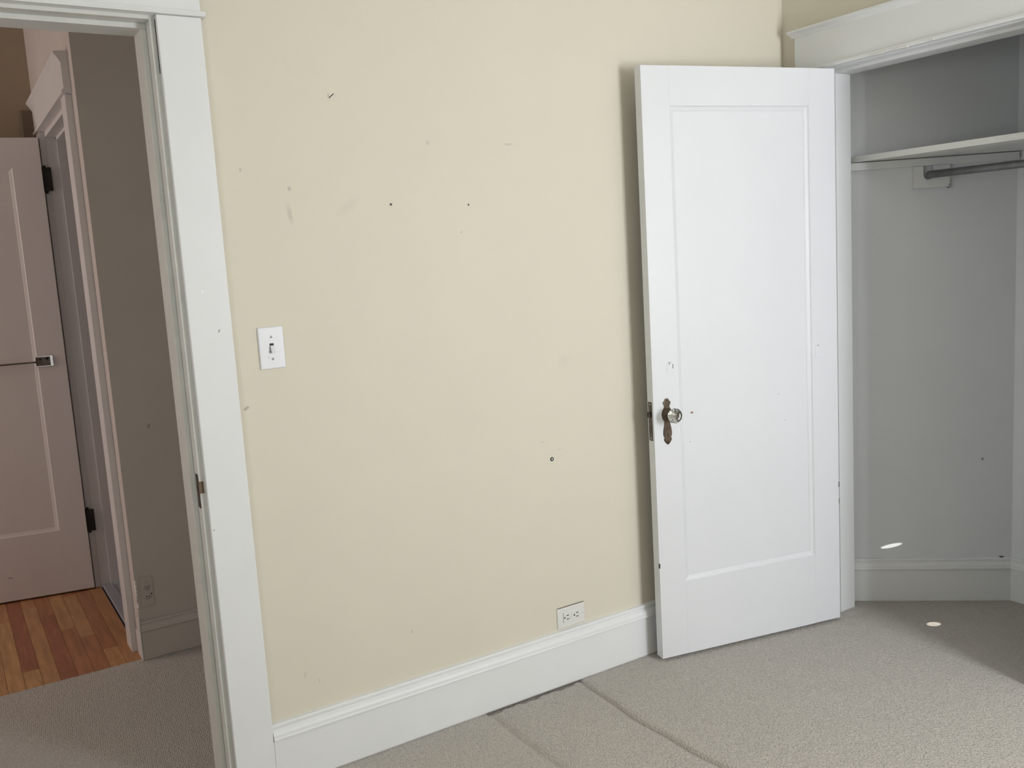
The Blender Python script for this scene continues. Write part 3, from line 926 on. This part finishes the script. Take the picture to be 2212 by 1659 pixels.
# hall baseboard and chipped corner
base('baseboard_hall', (HX, HY, 0), (0.3, HY, 0), (0, -1, 0), 'hall_wall', 'grey painted baseboard along the dim hall wall', 0.152 / 0.189)
cor = thing('trim_4', 'chipped white corner board at the end of the hall wall', 'corner trim', (HX, HY, 0), kind='structure')
box('corner_board', (-0.006, -0.020, 0), (-0.001, 0.012, 0.165), 'hall_trim', cor, 0.001)
box('corner_board', (-0.006, 0.010, 0), (-0.001, 0.075, 0.10), 'hall_trim', cor, 0.001)
random.seed(3)
for k in range(13):
    z_ = 0.115 + 0.190 * k / 12 + random.uniform(-0.004, 0.004)
    r_ = random.uniform(0.006, 0.011) * (1.35 if k in (1, 2) else 1.0)
    bm = bmesh.new()
    bmesh.ops.create_icosphere(bm, subdivisions=2, radius=r_)
    for v in bm.verts:
        v.co *= random.uniform(0.75, 1.2)
        v.co.x *= 0.45
        v.co.z *= 1.3
        v.co += Vector((0.002, random.uniform(0.003, 0.008), z_))
    bm_obj('plaster_chunk', bm, 'plaster_chip', cor, False)

ho = thing('hall_outlet', 'dim painted over outlet on the hall wall near the chipped corner', 'outlet', (-2.274, HY, 0.205))
bm = bmesh.new()
add_box(bm, (0, -0.005, 0), (0.047, 0, 0.118), 0.002)
bm_obj('plate', bm, 'plate_hall', ho)
for z_ in (0.078, 0.040):
    oc = lathe('receptacle_face', [(0.014, 0.004), (0.014, 0.0062), (0.0, 0.0064)], 18, 'plate_hall', ho, True, frame((1, 0, 0), (0, 0, 1), (0, -1, 0), (0.0235, 0, z_)))
    for sx in (-0.005, 0.005):
        box('slot', (0.0235 + sx - 0.001, -0.0070, z_ - 0.004), (0.0235 + sx + 0.001, -0.0060, z_ + 0.004), 'black', oc)
    if z_ < 0.05:
        box('ground_slot', (0.036, -0.0068, z_ + 0.006), (0.040, -0.0045, z_ + 0.010), 'black', oc)

# ------------------------------------------------------------------ far hall door: casing, jamb, leaf
t3 = thing('trim_3', 'white casing with crown cap around the far hall door', 'door casing', (0, 0, 0), kind='structure')
cxf = HX - 0.025
box('casing', (cxf, 1.285, 0), (HX, 1.395, 2.132), 'hall_trim', t3, 0.002)
box('casing', (cxf, OY1 + 0.012, 0), (HX, OY1 + 0.122, 2.132), 'hall_trim', t3, 0.002)
profile_run('header', (HX, 1.270, 2.132), (HX, OY1 + 0.135, 2.132), (-1, 0, 0), [(0, 0), (0.034, 0.002), (0.036, 0.010), (0.027, 0.016), (0.027, 0.105), (0, 0.105)], 'hall_trim', t3)
profile_run('header_cap', (HX, 1.270, 2.237), (HX, OY1 + 0.135, 2.237), (-1, 0, 0), [(0, 0), (0.027, 0), (0.031, 0.008), (0.038, 0.020), (0.048, 0.034), (0.048, 0.040), (0, 0.044)], 'hall_trim', t3)
box('jamb', (HX - 0.001, OY0 - 0.02, 0), (HX + HT, OY0, 2.118), 'hall_trim', t3, 0.001)
box('jamb', (HX - 0.001, OY1, 0), (HX + HT, OY1 + 0.02, 2.118), 'hall_trim', t3, 0.001)
box('door_stop', (HX + 0.042, OY1 - 0.012, 0), (HX + HT, OY1, 2.108), 'hall_trim', t3, 0.001)
box('door_stop', (HX + 0.042, OY0, 0), (HX + HT, OY0 + 0.012, 2.118), 'hall_trim', t3, 0.001)
box('head_jamb', (HX - 0.002, OY0, 2.108), (HX + HT, OY1, 2.124), 'hall_trim', t3, 0.001)
box('head_stop', (HX + 0.042, OY0, 2.095), (HX + HT, OY1, 2.108), 'hall_trim', t3, 0.001)
tag(box('threshold', (HX + 0.004, OY0, 0.0), (HX + 0.052, OY1, 0.012), 'threshold_grey', None, 0.004), 'grey worn threshold under the far hall door', 'threshold')
# casing end on the end wall, its shade put into a darker colour
t5 = thing('trim_5', 'casing end with painted-in shade on the end wall above the hall door', 'door casing', (0, 0, 0), kind='structure')
box('casing', (-2.350, FY - 0.022, 0), (-2.296, FY, 2.275), 'shaded_trim', t5, 0.006)

hd = thing('door_2', 'dusky white panelled hall door standing open on black hinges', 'door', (-2.322, 2.208, 0), 0, 'structure')
hang = math.atan2(0.076, -0.391)
hd.rotation_euler = (0, 0, hang)
hdn = Vector((-math.sin(hang), math.cos(hang), 0))
hs = 1.0 if hdn.y < 0 else -1.0
HL = 0.76


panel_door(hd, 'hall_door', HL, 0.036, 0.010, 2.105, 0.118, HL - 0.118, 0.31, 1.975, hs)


def hbox(name, x0, x1, y0, y1, z0, z1, mat, parent=None, bevel=0.0):
    a, b_ = sorted((y0 * hs, y1 * hs))
    return box(name, (x0, a, z0), (x1, b_, z1), mat, parent or hd, bevel)


for zz in (1.922, 0.338):
    hg = hbox('hinge_leaf', -0.037, 0.0005, -0.0055, -0.002, zz - 0.052, zz + 0.052, 'hinge_black')
    hbox('hinge_edge_leaf', -0.0015, 0.0005, -0.030, 0.0015, zz - 0.052, zz + 0.052, 'hinge_black', hg)
    lathe('hinge_pin', [(0, zz - 0.064), (0.0045, zz - 0.062), (0.0065, zz - 0.054), (0.0065, zz + 0.054), (0.0045, zz + 0.060), (0, zz + 0.062)], 14, 'hinge_black', hg, True,
          Matrix.Translation((-0.010, -0.012 * hs, 0)))
# swing bar guard on the leaf
dg = hbox('guard_plate', 0.052, 0.128, 0, 0.003, 1.083, 1.131, 'chrome', None, 0.0008)
hbox('guard_base', 0.064, 0.120, 0.003, 0.012, 1.087, 1.127, 'steel_plate', dg, 0.001)
for xx in (0.076, 0.104):
    lathe('screw', [(0.005, 0.011), (0.005, 0.0135), (0, 0.014)], 12, 'black', dg, True, frame((1, 0, 0), (0, 0, 1), (0, hs, 0), (xx, 0, 1.118)))
hbox('guard_lip', 0.121, 0.128, 0.003, 0.018, 1.087, 1.103, 'chrome', dg, 0.001)
hbox('guard_lip', 0.121, 0.128, 0.003, 0.018, 1.110, 1.128, 'chrome', dg, 0.001)
bm = bmesh.new()
add_box(bm, (0.10, 0.013, -0.0035), (0.62, 0.019, 0.0035), 0.001)
bmesh.ops.transform(bm, matrix=Matrix.Translation((0, 0, 1.106)), verts=bm.verts)
if hs < 0:
    bmesh.ops.transform(bm, matrix=Matrix.Diagonal((1, -1, 1, 1)), verts=bm.verts)
bm_obj('guard_bar', bm, 'steel_plate', dg)

# ------------------------------------------------------------------ hall wood floor: every plank a piece
wf = thing('floor_hall_wood', 'warm brown maple strip flooring in the hall', 'wood floor', (0, 0, 0), kind='structure')
random.seed(11)
pw, gap = 0.0575, 0.0009
x = HX - 0.0015
row = 0
meshes = {}
box('subfloor', (-5.2, 1.195, -0.03), (HX + 0.01, FY, -0.009), 'dark_gap', wf)
while x - pw > -5.1:
    y = 1.196 - random.uniform(0.0, 1.1)
    col = row % 5
    while y < FY:
        ln = random.choice((0.6, 0.9, 1.2, 1.5))
        y0, y1 = max(y, 1.196), min(y + ln, FY)
        y += ln
        if y1 - y0 < 0.02:
            continue
        ci = random.choices(range(5), (4, 4, 3, 3, 1.5))[0]
        bm = bmesh.new()
        add_box(bm, (-pw / 2 + gap / 2, 0, -0.012), (pw / 2 - gap / 2, y1 - y0 - gap, random.uniform(0.0, 0.0006)), 0.0006, 1)
        o = bm_obj('plank', bm, 'maple_%d' % ci, wf)
        o.location = (x - pw / 2, y0, 0)
    x -= pw
    row += 1
